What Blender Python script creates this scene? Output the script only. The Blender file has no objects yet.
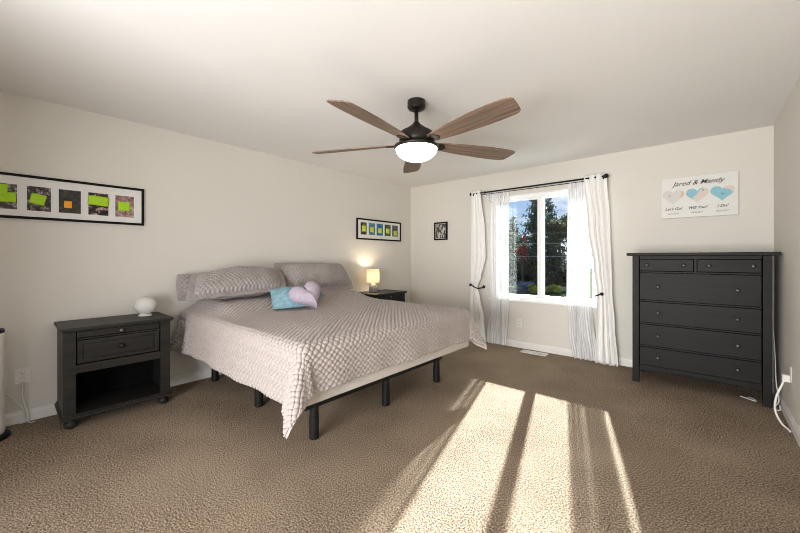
import bpy, bmesh, math, random
from mathutils import Vector, Matrix, noise
R = math.radians
PI = math.pi
SC = bpy.context.scene
COL = SC.collection
random.seed(7)

# ------------------------------------------------------------------ camera
cam_d = bpy.data.cameras.new('camera')
cam = bpy.data.objects.new('camera', cam_d)
COL.objects.link(cam)
cam.location = (3.832, -4.652, 1.225)
cam.rotation_euler = (R(90), 0, R(41.2276))
cam_d.sensor_width = 36
cam_d.lens = 347.43 * 36 / 800
cam_d.shift_y = -8.55 / 800
cam_d.clip_start = 0.02
cam_d.clip_end = 500
SC.camera = cam

# ------------------------------------------------------------------ colour management, world, sun, fill light
SC.view_settings.view_transform = 'Standard'
SC.view_settings.look = 'None'
SC.view_settings.exposure = 0.27
SC.view_settings.gamma = 1.0
SC.view_settings.use_curve_mapping = False
SC.cycles.use_denoising = True
SC.cycles.filter_width = 1.0
SC.cycles.max_bounces = 10
SC.cycles.diffuse_bounces = 6
SC.cycles.transparent_max_bounces = 12
SC.cycles.sample_clamp_indirect = 6.0

world = bpy.data.worlds.new('sky')
SC.world = world
world.use_nodes = True
wn = world.node_tree
wn.nodes.clear()
def W(t, **k):
    n = wn.nodes.new(t)
    for a, b in k.items(): setattr(n, a, b)
    return n
w_out = W('ShaderNodeOutputWorld')
w_bg = W('ShaderNodeBackground')
w_tc = W('ShaderNodeTexCoord')
w_map = W('ShaderNodeMapping')
w_map.inputs['Scale'].default_value = (5, 5, 11)
w_map.inputs['Location'].default_value = (0.35, 0.2, 0.6)
w_no = W('ShaderNodeTexNoise')
w_no.inputs['Scale'].default_value = 1.6
w_no.inputs['Detail'].default_value = 7
w_no.inputs['Roughness'].default_value = 0.6
w_cr = W('ShaderNodeValToRGB')
w_cr.color_ramp.elements[0].position = 0.46
w_cr.color_ramp.elements[1].position = 0.60
w_sep = W('ShaderNodeSeparateXYZ')
w_gr = W('ShaderNodeValToRGB')
w_gr.color_ramp.elements[0].position = 0.0
w_gr.color_ramp.elements[0].color = (0.52, 0.68, 0.95, 1)
w_gr.color_ramp.elements[1].position = 0.5
w_gr.color_ramp.elements[1].color = (0.16, 0.34, 0.78, 1)
w_mx = W('ShaderNodeMixRGB')
w_mx.inputs['Color2'].default_value = (0.95, 0.97, 1.0, 1)
L = wn.links.new
L(w_tc.outputs['Generated'], w_map.inputs['Vector'])
L(w_map.outputs['Vector'], w_no.inputs['Vector'])
L(w_no.outputs['Fac'], w_cr.inputs['Fac'])
L(w_tc.outputs['Generated'], w_sep.inputs['Vector'])
L(w_sep.outputs['Z'], w_gr.inputs['Fac'])
L(w_cr.outputs['Color'], w_mx.inputs['Fac'])
L(w_gr.outputs['Color'], w_mx.inputs['Color1'])
L(w_mx.outputs['Color'], w_bg.inputs['Color'])
L(w_bg.outputs['Background'], w_out.inputs['Surface'])
w_bg.inputs['Strength'].default_value = 0.9

sd = bpy.data.lights.new('sun', 'SUN')
sd.energy = 28.0
sd.angle = R(0.7)
sd.color = (1.0, 1.0, 1.0)
sun = bpy.data.objects.new('sun', sd)
COL.objects.link(sun)
sun.rotation_euler = Vector((0.285, -1.0, -0.458)).to_track_quat('-Z', 'Y').to_euler()

# added fill light behind the camera, shining in through a made-up rear opening
ad = bpy.data.lights.new('rear_fill_light', 'AREA')
ad.shape = 'RECTANGLE'
ad.size = 2.4
ad.size_y = 1.7
ad.energy = 235
ad.color = (1.0, 0.985, 0.965)
area = bpy.data.objects.new('rear_fill_light', ad)
COL.objects.link(area)
area.location = (3.1, -6.7, 0.95)
area.rotation_euler = (R(90), 0, 0)

# ------------------------------------------------------------------ materials
class N:
    def __init__(s, name):
        s.m = bpy.data.materials.new(name)
        s.m.use_nodes = True
        s.t = s.m.node_tree
        s.b = s.t.nodes['Principled BSDF']
        s.out = s.t.nodes['Material Output']
    def n(s, t, **k):
        x = s.t.nodes.new(t)
        for a, b in k.items(): setattr(x, a, b)
        return x
    def l(s, a, b): s.t.links.new(a, b)
    def math(s, op, a, b=None, c=None):
        x = s.n('ShaderNodeMath', operation=op)
        for i, v in enumerate((a, b, c)):
            if v is None: continue
            if isinstance(v, (int, float)): x.inputs[i].default_value = v
            else: s.l(v, x.inputs[i])
        return x.outputs[0]
    def ramp(s, fac, stops, interp='LINEAR'):
        x = s.n('ShaderNodeValToRGB')
        cr = x.color_ramp
        cr.interpolation = interp
        while len(cr.elements) < len(stops): cr.elements.new(0.5)
        for e, (p, c) in zip(cr.elements, stops):
            e.position = p
            e.color = (*c, 1)
        s.l(fac, x.inputs['Fac'])
        return x.outputs['Color']
    def noise(s, vec, scale, detail=2, rough=0.5):
        x = s.n('ShaderNodeTexNoise')
        x.inputs['Scale'].default_value = scale
        x.inputs['Detail'].default_value = detail
        x.inputs['Roughness'].default_value = rough
        if vec is not None: s.l(vec, x.inputs['Vector'])
        return x.outputs['Fac']
    def coord(s, which='Object', scale=None, loc=None, rot=None):
        tc = s.n('ShaderNodeTexCoord').outputs[which]
        if scale is None and loc is None and rot is None: return tc
        mp = s.n('ShaderNodeMapping')
        if scale: mp.inputs['Scale'].default_value = scale
        if loc: mp.inputs['Location'].default_value = loc
        if rot: mp.inputs['Rotation'].default_value = rot
        s.l(tc, mp.inputs['Vector'])
        return mp.outputs['Vector']
    def bump(s, h, strength=0.3, dist=0.01):
        x = s.n('ShaderNodeBump')
        x.inputs['Strength'].default_value = strength
        x.inputs['Distance'].default_value = dist
        s.l(h, x.inputs['Height'])
        s.l(x.outputs['Normal'], s.b.inputs['Normal'])

def plain(name, c, rough=0.5, metal=0.0, var=0.06, scale=8.0, bump=0.0, bscale=200.0, spec=None):
    """a solid colour with a little procedural mottling"""
    m = N(name)
    co = m.coord('Object')
    f = m.noise(co, scale, 3)
    lo = tuple(max(0, x * (1 - var)) for x in c)
    hi = tuple(min(1, x * (1 + var)) for x in c)
    m.l(m.ramp(f, [(0.3, lo), (0.7, hi)]), m.b.inputs['Base Color'])
    m.b.inputs['Roughness'].default_value = rough
    m.b.inputs['Metallic'].default_value = metal
    if spec is not None: m.b.inputs['Specular IOR Level'].default_value = spec
    if bump: m.bump(m.noise(co, bscale, 2), bump, 0.004)
    return m.m

def wood(name, dark, light, axis='Y', rough=0.45, fine=60.0, spec=0.5):
    m = N(name)
    s = {'X': (1.2, fine / 2, fine / 2), 'Y': (fine / 2, 1.2, fine / 2), 'Z': (fine / 2, fine / 2, 1.2)}[axis]
    co = m.coord('Object', scale=s)
    f = m.noise(co, 1.0, 5, 0.62)
    m.l(m.ramp(f, [(0.28, dark), (0.5, tuple((a + b) / 2 for a, b in zip(dark, light))), (0.72, light)]), m.b.inputs['Base Color'])
    m.b.inputs['Roughness'].default_value = rough
    m.b.inputs['Specular IOR Level'].default_value = spec
    m.bump(f, 0.12, 0.003)
    return m.m

M = {}
M['wall'] = plain('wall_paint', (0.655, 0.627, 0.572), 0.75, var=0.012, scale=1.5, bump=0.08, bscale=120)
M['ceiling'] = plain('ceiling_paint', (0.80, 0.785, 0.765), 0.85, var=0.01, scale=1.5, bump=0.10, bscale=90)
M['trim'] = plain('white_trim_paint', (0.74, 0.72, 0.69), 0.4, var=0.02)
M['vinyl'] = plain('white_vinyl', (0.82, 0.82, 0.82), 0.3, var=0.02)
M['plastic'] = plain('white_plastic', (0.74, 0.72, 0.68), 0.35, var=0.02)
M['slot'] = plain('dark_slot', (0.03, 0.03, 0.03), 0.6)
M['black_wood'] = wood('black_brown_wood', (0.0045, 0.0043, 0.0043), (0.011, 0.0105, 0.0105), 'X', 0.5, spec=0.2)
M['ns_wood'] = wood('grey_black_wood', (0.010, 0.0095, 0.0085), (0.026, 0.0245, 0.022), 'Y', 0.45, spec=0.25)
M['ns_shade'] = wood('painted_shade_wood', (0.003, 0.003, 0.003), (0.007, 0.007, 0.007), 'Y', 0.7, spec=0.05)  # nightstand wood with the shade of the open shelf put into its colour
M['knob'] = plain('pewter_knob', (0.10, 0.10, 0.10), 0.3, 0.6)
M['black_metal'] = plain('black_metal', (0.008, 0.008, 0.008), 0.45, 0.0, spec=0.25)
M['bronze'] = plain('dark_bronze', (0.020, 0.016, 0.013), 0.38, 0.5)
M['blade'] = wood('walnut_blade', (0.055, 0.034, 0.024), (0.34, 0.235, 0.17), 'X', 0.5, fine=70)
M['frame_black'] = plain('black_frame', (0.006, 0.0055, 0.0055), 0.5, spec=0.12)
M['mat_board'] = plain('white_mat_board', (0.72, 0.71, 0.68), 0.7, var=0.02)
M['note'] = plain('lime_sticky_note', (0.36, 0.62, 0.012), 0.7, var=0.05)
M['note_orange'] = plain('orange_sticky_note', (0.90, 0.36, 0.02), 0.7, var=0.05)
M['deck'] = plain('grey_linen_upholstery', (0.56, 0.53, 0.50), 0.8, var=0.06, scale=60, bump=0.2, bscale=400)
M['mattress'] = plain('white_mattress_ticking', (0.70, 0.69, 0.68), 0.8, var=0.03, bump=0.2, bscale=90)
M['binding'] = plain('pale_quilt_binding', (0.60, 0.54, 0.51), 0.7)
M['teal'] = plain('teal_plush', (0.20, 0.35, 0.42), 0.85, var=0.22, scale=30, bump=0.5, bscale=160)
M['lilac'] = plain('lilac_plush', (0.42, 0.36, 0.43), 0.9, var=0.12, scale=30, bump=0.5, bscale=200)
M['slate'] = plain('slate_blue_plush', (0.20, 0.26, 0.36), 0.9, var=0.2, scale=40, bump=0.6, bscale=200)
M['drape'] = plain('white_linen_drape', (0.84, 0.83, 0.81), 0.85, var=0.03, scale=50, bump=0.15, bscale=500)
M['ceramic'] = plain('speckled_grey_ceramic', (0.34, 0.32, 0.29), 0.5, var=0.2, scale=60)
M['grass'] = plain('lawn', (0.05, 0.075, 0.028), 1.0, var=0.4, scale=0.8, spec=0.0)
M['bark'] = plain('bark', (0.06, 0.045, 0.035), 0.9, var=0.3)
M['wire'] = plain('wire_grey', (0.40, 0.40, 0.40), 0.6)
M['stone'] = plain('pale_stone', (0.34, 0.31, 0.26), 0.9, var=0.2, scale=3)

def leaf_mat(name, c):
    m = N(name)
    oi = m.n('ShaderNodeTexCoord').outputs['Object']
    f = m.noise(oi, 2.2, 4, 0.7)
    m.l(m.ramp(f, [(0.3, tuple(x * 0.45 for x in c)), (0.7, tuple(min(1, x * 1.7) for x in c))]), m.b.inputs['Base Color'])
    m.b.inputs['Roughness'].default_value = 0.7
    tr = m.n('ShaderNodeBsdfTranslucent')
    tr.inputs['Color'].default_value = (*c, 1)
    mx = m.n('ShaderNodeMixShader')
    mx.inputs[0].default_value = 0.3
    m.l(m.b.outputs[0], mx.inputs[1]); m.l(tr.outputs[0], mx.inputs[2]); m.l(mx.outputs[0], m.out.inputs[0])
    return m.m
M['spruce'] = leaf_mat('spruce_needles', (0.045, 0.075, 0.060))
M['fir'] = leaf_mat('fir_needles', (0.040, 0.065, 0.035))
M['olive'] = leaf_mat('olive_leaves', (0.085, 0.085, 0.045))
M['redleaf'] = leaf_mat('red_leaves', (0.30, 0.03, 0.04))
M['lime'] = leaf_mat('yellow_green_leaves', (0.34, 0.38, 0.06))
M['blueleaf'] = leaf_mat('blue_grey_leaves', (0.13, 0.18, 0.30))
M['hedge'] = leaf_mat('dark_hedge_leaves', (0.035, 0.045, 0.030))

# carpet
m = N('beige_carpet')
co = m.coord('Object')
f1 = m.noise(co, 118, 2, 0.6)
f2 = m.noise(co, 250, 2, 0.7)
f3 = m.noise(co, 2.2, 3, 0.5)
mixf = m.math('ADD', m.math('MULTIPLY', f1, 0.70), m.math('ADD', m.math('MULTIPLY', f2, 0.22), m.math('MULTIPLY', f3, 0.10)))
m.l(m.ramp(mixf, [(0.40, (0.085, 0.058, 0.038)), (0.51, (0.325, 0.243, 0.170)), (0.61, (0.62, 0.49, 0.36))]), m.b.inputs['Base Color'])
m.b.inputs['Roughness'].default_value = 0.95
m.b.inputs['Specular IOR Level'].default_value = 0.1
m.bump(m.math('ADD', f1, m.math('MULTIPLY', f2, 0.5)), 1.0, 0.02)
M['carpet'] = m.m

# quilted coverlet: wavy stitched channels, UV in metres
def quilt_mat(name, c):
    m = N(name)
    uv = m.coord('UV')
    sp = m.n('ShaderNodeSeparateXYZ')
    m.l(uv, sp.inputs[0])
    u, v = sp.outputs[0], sp.outputs[1]
    h = m.math('ADD', m.noise(uv, 60, 3), m.math('MULTIPLY', m.noise(uv, 320, 2), 0.4))
    m.l(m.ramp(m.noise(uv, 60, 3), [(0.3, tuple(x * 0.92 for x in c)), (0.7, tuple(x * 1.08 for x in c))]), m.b.inputs['Base Color'])
    m.b.inputs['Roughness'].default_value = 0.75
    m.b.inputs['Sheen Weight'].default_value = 0.15
    m.bump(h, 0.5, 0.004)
    return m.m
M['quilt'] = quilt_mat('mauve_grey_quilt', (0.365, 0.318, 0.298))
M['sham'] = quilt_mat('mauve_grey_sham', (0.315, 0.280, 0.268))

# sheer voile
m = N('white_voile')
for nn in (m.b,): m.t.nodes.remove(nn)
co = m.coord('Object', scale=(24, 24, 0.25))
fz = m.noise(co, 1.0, 3)
dn = m.n('ShaderNodeBsdfDiffuse'); dn.inputs['Color'].default_value = (0.80, 0.80, 0.80, 1)
tn = m.n('ShaderNodeBsdfTranslucent'); tn.inputs['Color'].default_value = (0.92, 0.92, 0.92, 1)
pn = m.n('ShaderNodeBsdfTransparent')
mx1 = m.n('ShaderNodeMixShader'); mx1.inputs[0].default_value = 0.035
m.l(dn.outputs[0], mx1.inputs[1]); m.l(tn.outputs[0], mx1.inputs[2])
mx2 = m.n('ShaderNodeMixShader')
mr = m.n('ShaderNodeMapRange')
mr.inputs['From Min'].default_value = 0.46; mr.inputs['From Max'].default_value = 0.68
mr.inputs['To Min'].default_value = 0.05; mr.inputs['To Max'].default_value = 0.45
m.l(fz, mr.inputs['Value'])
m.l(mr.outputs[0], mx2.inputs[0])
m.l(mx1.outputs[0], mx2.inputs[1]); m.l(pn.outputs[0], mx2.inputs[2]); m.l(mx2.outputs[0], m.out.inputs[0])
M['sheer'] = m.m

# window glass
m = N('window_glass')
m.t.nodes.remove(m.b)
fr = m.n('ShaderNodeFresnel'); fr.inputs['IOR'].default_value = 1.5
gl = m.n('ShaderNodeBsdfGlossy'); gl.inputs['Roughness'].default_value = 0.0
pn = m.n('ShaderNodeBsdfTransparent'); pn.inputs['Color'].default_value = (0.94, 0.97, 0.96, 1)
mx = m.n('ShaderNodeMixShader')
m.l(fr.outputs[0], mx.inputs[0]); m.l(pn.outputs[0], mx.inputs[1]); m.l(gl.outputs[0], mx.inputs[2]); m.l(mx.outputs[0], m.out.inputs[0])
M['glass'] = m.m

# lamp materials
def emis(name, c, s, base=(0.8, 0.75, 0.68)):
    m = N(name)
    m.b.inputs['Base Color'].default_value = (*base, 1)
    m.b.inputs['Roughness'].default_value = 0.35
    m.b.inputs['Emission Color'].default_value = (*c, 1)
    m.b.inputs['Emission Strength'].default_value = s
    return m.m
M['bowl'] = emis('lit_frosted_bowl', (1.0, 0.86, 0.66), 4.0)
m = N('lamp_shade_linen')
m.t.nodes.remove(m.b)
dn = m.n('ShaderNodeBsdfDiffuse'); dn.inputs['Color'].default_value = (0.80, 0.74, 0.62, 1)
tn = m.n('ShaderNodeBsdfTranslucent'); tn.inputs['Color'].default_value = (0.88, 0.82, 0.70, 1)
mx = m.n('ShaderNodeMixShader'); mx.inputs[0].default_value = 0.6
m.l(dn.outputs[0], mx.inputs[1]); m.l(tn.outputs[0], mx.inputs[2]); m.l(mx.outputs[0], m.out.inputs[0])
M['shade'] = m.m
m = N('milky_glass')
m.b.inputs['Base Color'].default_value = (0.80, 0.79, 0.75, 1)
m.b.inputs['Roughness'].default_value = 0.12
m.b.inputs['Transmission Weight'].default_value = 0.35
m.b.inputs['IOR'].default_value = 1.3
M['milk'] = m.m

def picture_mat(name, cols, scale, seed, stretch=(1, 1, 1)):
    m = N(name)
    co = m.coord('Object', scale=stretch, loc=(seed * 3.7, seed * 1.3, seed * 2.1))
    f = m.noise(co, scale, 5, 0.65)
    n = len(cols)
    st = [(0.30 + 0.42 * i / max(1, n - 1), c) for i, c in enumerate(cols)]
    m.l(m.ramp(f, st), m.b.inputs['Base Color'])
    m.b.inputs['Roughness'].default_value = 0.6
    m.b.inputs['Specular IOR Level'].default_value = 0.1
    return m.m

# ------------------------------------------------------------------ mesh helpers
class MB:
    def __init__(s):
        s.bm = bmesh.new()
        s.uv = None
    def box(s, x0, x1, y0, y1, z0, z1):
        v = [s.bm.verts.new((x, y, z)) for x in (x0, x1) for y in (y0, y1) for z in (z0, z1)]
        for f in ((0, 1, 3, 2), (4, 6, 7, 5), (0, 4, 5, 1), (2, 3, 7, 6), (0, 2, 6, 4), (1, 5, 7, 3)):
            s.bm.faces.new([v[i] for i in f])
        return s
    def prism(s, pts, axis, a, b):
        """extrude a closed 2-D outline from a to b along an axis"""
        def P(p, t):
            if axis == 'x': return (t, p[0], p[1])
            if axis == 'y': return (p[0], t, p[1])
            return (p[0], p[1], t)
        va = [s.bm.verts.new(P(p, a)) for p in pts]
        vb = [s.bm.verts.new(P(p, b)) for p in pts]
        n = len(pts)
        s.bm.faces.new(va); s.bm.faces.new(vb[::-1])
        for i in range(n):
            s.bm.faces.new((va[i], vb[i], vb[(i + 1) % n], va[(i + 1) % n]))
        return s
    def lathe(s, prof, c=(0, 0, 0), seg=32, mat=None, close=True):
        """revolve (radius, height) pairs round z, moved by matrix or centre"""
        T = mat if mat is not None else Matrix.Translation(c)
        rings = []
        for r, z in prof:
            if r < 1e-6: rings.append([s.bm.verts.new(T @ Vector((0, 0, z)))])
            else: rings.append([s.bm.verts.new(T @ Vector((r * math.cos(2 * PI * i / seg), r * math.sin(2 * PI * i / seg), z))) for i in range(seg)])
        for A, B in zip(rings, rings[1:]):
            for i in range(seg):
                j = (i + 1) % seg
                if len(A) == 1 and len(B) == 1: continue
                if len(A) == 1: s.bm.faces.new((A[0], B[j], B[i]))
                elif len(B) == 1: s.bm.faces.new((A[i], A[j], B[0]))
                else: s.bm.faces.new((A[i], A[j], B[j], B[i]))
        if close:
            for Rg, fl in ((rings[0], True), (rings[-1], False)):
                if len(Rg) > 2: s.bm.faces.new(Rg[::-1] if fl else Rg)
        return s
    def cyl(s, p0, p1, r0, r1=None, seg=20):
        p0, p1 = Vector(p0), Vector(p1)
        d = p1 - p0
        T = Matrix.Translation(p0) @ d.to_track_quat('Z', 'Y').to_matrix().to_4x4()
        return s.lathe([(r0, 0), (r0 if r1 is None else r1, d.length)], seg=seg, mat=T)
    def tube(s, pts, r, seg=8, closed=False, smooth=4):
        P = [Vector(p) for p in pts]
        if smooth > 1:
            Q = []
            n = len(P)
            rng = range(n if closed else n - 1)
            for i in rng:
                if closed: a, b, c, d = P[(i - 1) % n], P[i], P[(i + 1) % n], P[(i + 2) % n]
                else: a, b, c, d = P[max(i - 1, 0)], P[i], P[i + 1], P[min(i + 2, n - 1)]
                for k in range(smooth):
                    t = k / smooth
                    Q.append(0.5 * ((2 * b) + (c - a) * t + (2 * a - 5 * b + 4 * c - d) * t * t + (3 * b - a - 3 * c + d) * t ** 3))
            if not closed: Q.append(P[-1])
            P = Q
        n = len(P)
        rings = []
        up = Vector((0, 0, 1))
        for i in range(n):
            t = (P[(i + 1) % n] - P[i - 1]) if closed else (P[min(i + 1, n - 1)] - P[max(i - 1, 0)])
            if t.length < 1e-9: t = Vector((0, 0, 1))
            t.normalize()
            if abs(t.dot(up)) > 0.98: up = Vector((1, 0, 0)) if abs(t.x) < 0.9 else Vector((0, 1, 0))
            a = t.cross(up).normalized()
            b = a.cross(t).normalized()
            up = b
            rings.append([s.bm.verts.new(P[i] + r * (math.cos(2 * PI * k / seg) * a + math.sin(2 * PI * k / seg) * b)) for k in range(seg)])
        for i in range(n if closed else n - 1):
            A, B = rings[i], rings[(i + 1) % n]
            for k in range(seg):
                s.bm.faces.new((A[k], A[(k + 1) % seg], B[(k + 1) % seg], B[k]))
        if not closed:
            s.bm.faces.new(rings[0][::-1]); s.bm.faces.new(rings[-1])
        return s
    def grid(s, nu, nv, fn, uvfn=None, wrap_u=False):
        V = [[s.bm.verts.new(fn(i / nu, j / nv)) for j in range(nv + 1)] for i in range(nu + 1)]
        if uvfn is not None and s.uv is None: s.uv = s.bm.loops.layers.uv.new('UVMap')
        for i in range(nu):
            for j in range(nv):
                f = s.bm.faces.new((V[i][j], V[i + 1][j], V[i + 1][j + 1], V[i][j + 1]))
                if uvfn is not None:
                    for lp, (a, b) in zip(f.loops, ((i, j), (i + 1, j), (i + 1, j + 1), (i, j + 1))):
                        lp[s.uv].uv = uvfn(a / nu, b / nv)
        return s
    def xform(s, Mx):
        bmesh.ops.transform(s.bm, matrix=Mx, verts=s.bm.verts)
        return s
    def build(s, name, mat, parent=None, smooth=False, bevel=0.0, origin=None, seg=2, weld=False, fixn=True):
        if weld: bmesh.ops.remove_doubles(s.bm, verts=s.bm.verts, dist=1e-5)
        if fixn: bmesh.ops.recalc_face_normals(s.bm, faces=s.bm.faces)
        if origin is not None: s.xform(Matrix.Translation(-Vector(origin)))
        me = bpy.data.meshes.new(name)
        if smooth:
            for f in s.bm.faces: f.smooth = True
        s.bm.to_mesh(me); s.bm.free()
        me.materials.append(mat if not isinstance(mat, str) else M[mat])
        o = bpy.data.objects.new(name, me)
        COL.objects.link(o)
        if origin is not None: o.location = origin
        if parent is not None: o.parent = parent
        if bevel:
            b = o.modifiers.new('bevel', 'BEVEL')
            b.width = bevel; b.segments = seg; b.limit_method = 'ANGLE'; b.angle_limit = R(40)
        return o

def tag(o, label=None, cat=None, group=None, kind=None):
    if label: o['label'] = label
    if cat: o['category'] = cat
    if group: o['group'] = group
    if kind: o['kind'] = kind
    return o

def thing(name, label, cat, loc=(0, 0, 0), rz=0.0, group=None):
    o = bpy.data.objects.new(name, None)
    o.empty_display_size = 0.1
    COL.objects.link(o)
    o.location = loc
    o.rotation_euler = (0, 0, rz)
    return tag(o, label, cat, group)

def struct(name, mb, mat, **k):
    return tag(mb.build(name, mat, **k), kind='structure')

def kids(o): return [c for c in bpy.data.objects if c.parent == o]
def copy_tree(o, parent=None):
    c = o.copy()
    COL.objects.link(c)
    if parent is not None: c.parent = parent
    for ch in kids(o): copy_tree(ch, c)
    return c

# ------------------------------------------------------------------ room shell
RW, RL, RH = 4.31, -5.45, 2.44
WX0, WX1, WZ0, WZ1 = 1.50, 2.88, 0.645, 2.09
T = 0.14
struct('floor', MB().box(-T, RW + T, RL - T, T, -0.12, 0), 'carpet')
struct('ceiling', MB().box(-T, RW + T, RL - T, T, RH, RH + 0.12), 'ceiling')
struct('wall_left', MB().box(-T, 0, RL - T, T, 0, RH), 'wall')
struct('wall_right', MB().box(RW, RW + T, RL - T, T, 0, RH), 'wall')
b = MB()
b.box(0, WX0, 0, T, 0, RH).box(WX1, RW, 0, T, 0, RH).box(WX0, WX1, 0, T, 0, WZ0).box(WX0, WX1, 0, T, WZ1, RH)
struct('wall_back', b, 'wall')
b = MB()
b.box(0, 1.75, RL - T, RL, 0, RH).box(4.1, RW, RL - T, RL, 0, RH).box(1.75, 4.1, RL - T, RL, 2.0, RH)  # unseen opening, added to let the fill light in
struct('wall_rear', b, 'wall')

BB = [(0, 0), (0.014, 0), (0.014, 0.062), (0.010, 0.070), (0.008, 0.082), (0.0, 0.086)]
struct('baseboard_left', MB().prism([(x, z) for x, z in BB], 'y', RL, 0), 'trim')
struct('baseboard_right', MB().prism([(RW - x, z) for x, z in BB], 'y', RL, 0), 'trim')
struct('baseboard_back', MB().prism([(-x, z) for x, z in BB], 'x', 0.014, RW - 0.014), 'trim')

# window: frame, mullion, sashes, panes, sill
w = bpy.data.objects.new('window_1', None); COL.objects.link(w)
w.location = ((WX0 + WX1) / 2, 0, WZ0); tag(w, kind='structure')
hw, hh = (WX1 - WX0) / 2, WZ1 - WZ0
b = MB()
fw = 0.05
b.box(-hw, -hw + fw, .045, .125, 0, hh).box(hw - fw, hw, .045, .125, 0, hh)
b.box(-hw + fw, hw - fw, .045, .125, 0, fw).box(-hw + fw, hw - fw, .045, .125, hh - fw, hh)
b.build('window_frame', 'vinyl', w, bevel=0.004)
MB().box(-0.018, 0.018, .05, .12, fw, hh - fw).build('mullion', 'vinyl', w, bevel=0.004)
for sx in (-1, 1):
    x0, x1 = sorted((sx * 0.018, sx * (hw - fw)))
    yy = .062 if sx < 0 else .085
    b = MB()
    s_ = 0.024
    b.box(x0, x0 + s_, yy, yy + .03, fw, hh - fw).box(x1 - s_, x1, yy, yy + .03, fw, hh - fw)
    b.box(x0 + s_, x1 - s_, yy, yy + .03, fw, fw + s_).box(x0 + s_, x1 - s_, yy, yy + .03, hh - fw - s_, hh - fw)
    so = b.build('sash', 'vinyl', w, bevel=0.003)
    MB().box(x0 + s_, x1 - s_, yy + .013, yy + .017, fw + s_, hh - fw - s_).build('pane', 'glass', so)
MB().box(-hw - 0.02, hw + 0.02, -0.022, 0.045, -0.018, 0.006).build('window_sill', 'vinyl', w, bevel=0.005)
# painted reveal lining of the opening
b = MB()
b.box(-hw, -hw + .006, 0.0, .045, .006, hh).box(hw - .006, hw, 0.0, .045, .006, hh).box(-hw, hw, 0, .045, hh - .006, hh)
b.build('reveal', 'vinyl', w)

# ------------------------------------------------------------------ bed
BX0, BX1, BY0, BY1 = 0.05, 2.07, -3.52, -1.60
ZB, ZT = 0.345, 0.70
bed = thing('bed', 'low upholstered bed base with black round legs under the mauve quilt', 'bed', ((BX0 + BX1) / 2, (BY0 + BY1) / 2, 0))
bx, by = bed.location.x, bed.location.y
hx, hy = (BX1 - BX0) / 2, (BY1 - BY0) / 2
MB().box(-hx, hx, -hy, hy, ZB, 0.435).build('upholstered_deck', 'deck', bed, bevel=0.012, seg=3)
b = MB()
fx = 1.83 - bx
b.box(fx - .03, fx + .03, -0.79, 0.80, .215, ZB).box(-fx - .03, -fx + .03, -0.79, 0.80, .215, ZB)
b.box(-fx + .03, fx - .03, -0.76, -0.70, .235, ZB).box(-fx + .03, fx - .03, 0.70, 0.76, .235, ZB).box(-fx + .03, fx - .03, -0.03, 0.03, .235, ZB)
b.build('steel_frame', 'black_metal', bed, bevel=0.006)
for lx in (-0.90, 0.0, 0.775):
    for ly in (-0.70, 0.008, 0.735):
        if lx == -0.90 and ly == 0.008: pass
        g = MB().lathe([(0.030, 0), (0.033, 0.004), (0.033, 0.16), (0.030, 0.163), (0.030, 0.235)], (lx, ly, 0), 24)
        g.build('leg', 'black_metal', bed, smooth=False)
mt = MB().box(BX0, BX1, BY0, BY1, 0.436, ZT - 0.012)
mt = mt.build('mattress', 'mattress', bevel=0.05, seg=5, origin=(bx, by, 0.436))
tag(mt, 'thick white king mattress lying on the bed base beneath the quilt', 'mattress')

# raised lattice of the stitched quilting, in metres of cloth
def stitch(u, v):
    wv = 0.10 * math.sin(v * 80) + 0.05 * math.sin(u * 31 + v * 17)
    a = abs(math.sin(PI * ((u + 0.9 * v) * 25.0 + wv)))
    b_ = abs(math.sin(PI * ((u - 0.9 * v) * 25.0 - wv)))
    return min(1.0, 1.15 * a) ** 0.75 * (0.2 + 0.8 * min(1.0, 1.15 * b_) ** 0.75)
def emboss(me, depth, fac=lambda u, v: 1.0):
    uvs = {}
    lay = me.uv_layers[0].data
    for lp in me.loops: uvs[lp.vertex_index] = lay[lp.index].uv
    nrm = [v.normal.copy() for v in me.vertices]
    for v in me.vertices:
        if v.index in uvs:
            c = uvs[v.index]
            v.co += nrm[v.index] * (depth * fac(c[0], c[1]) * stitch(c[0], c[1]))
    me.update()
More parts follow.
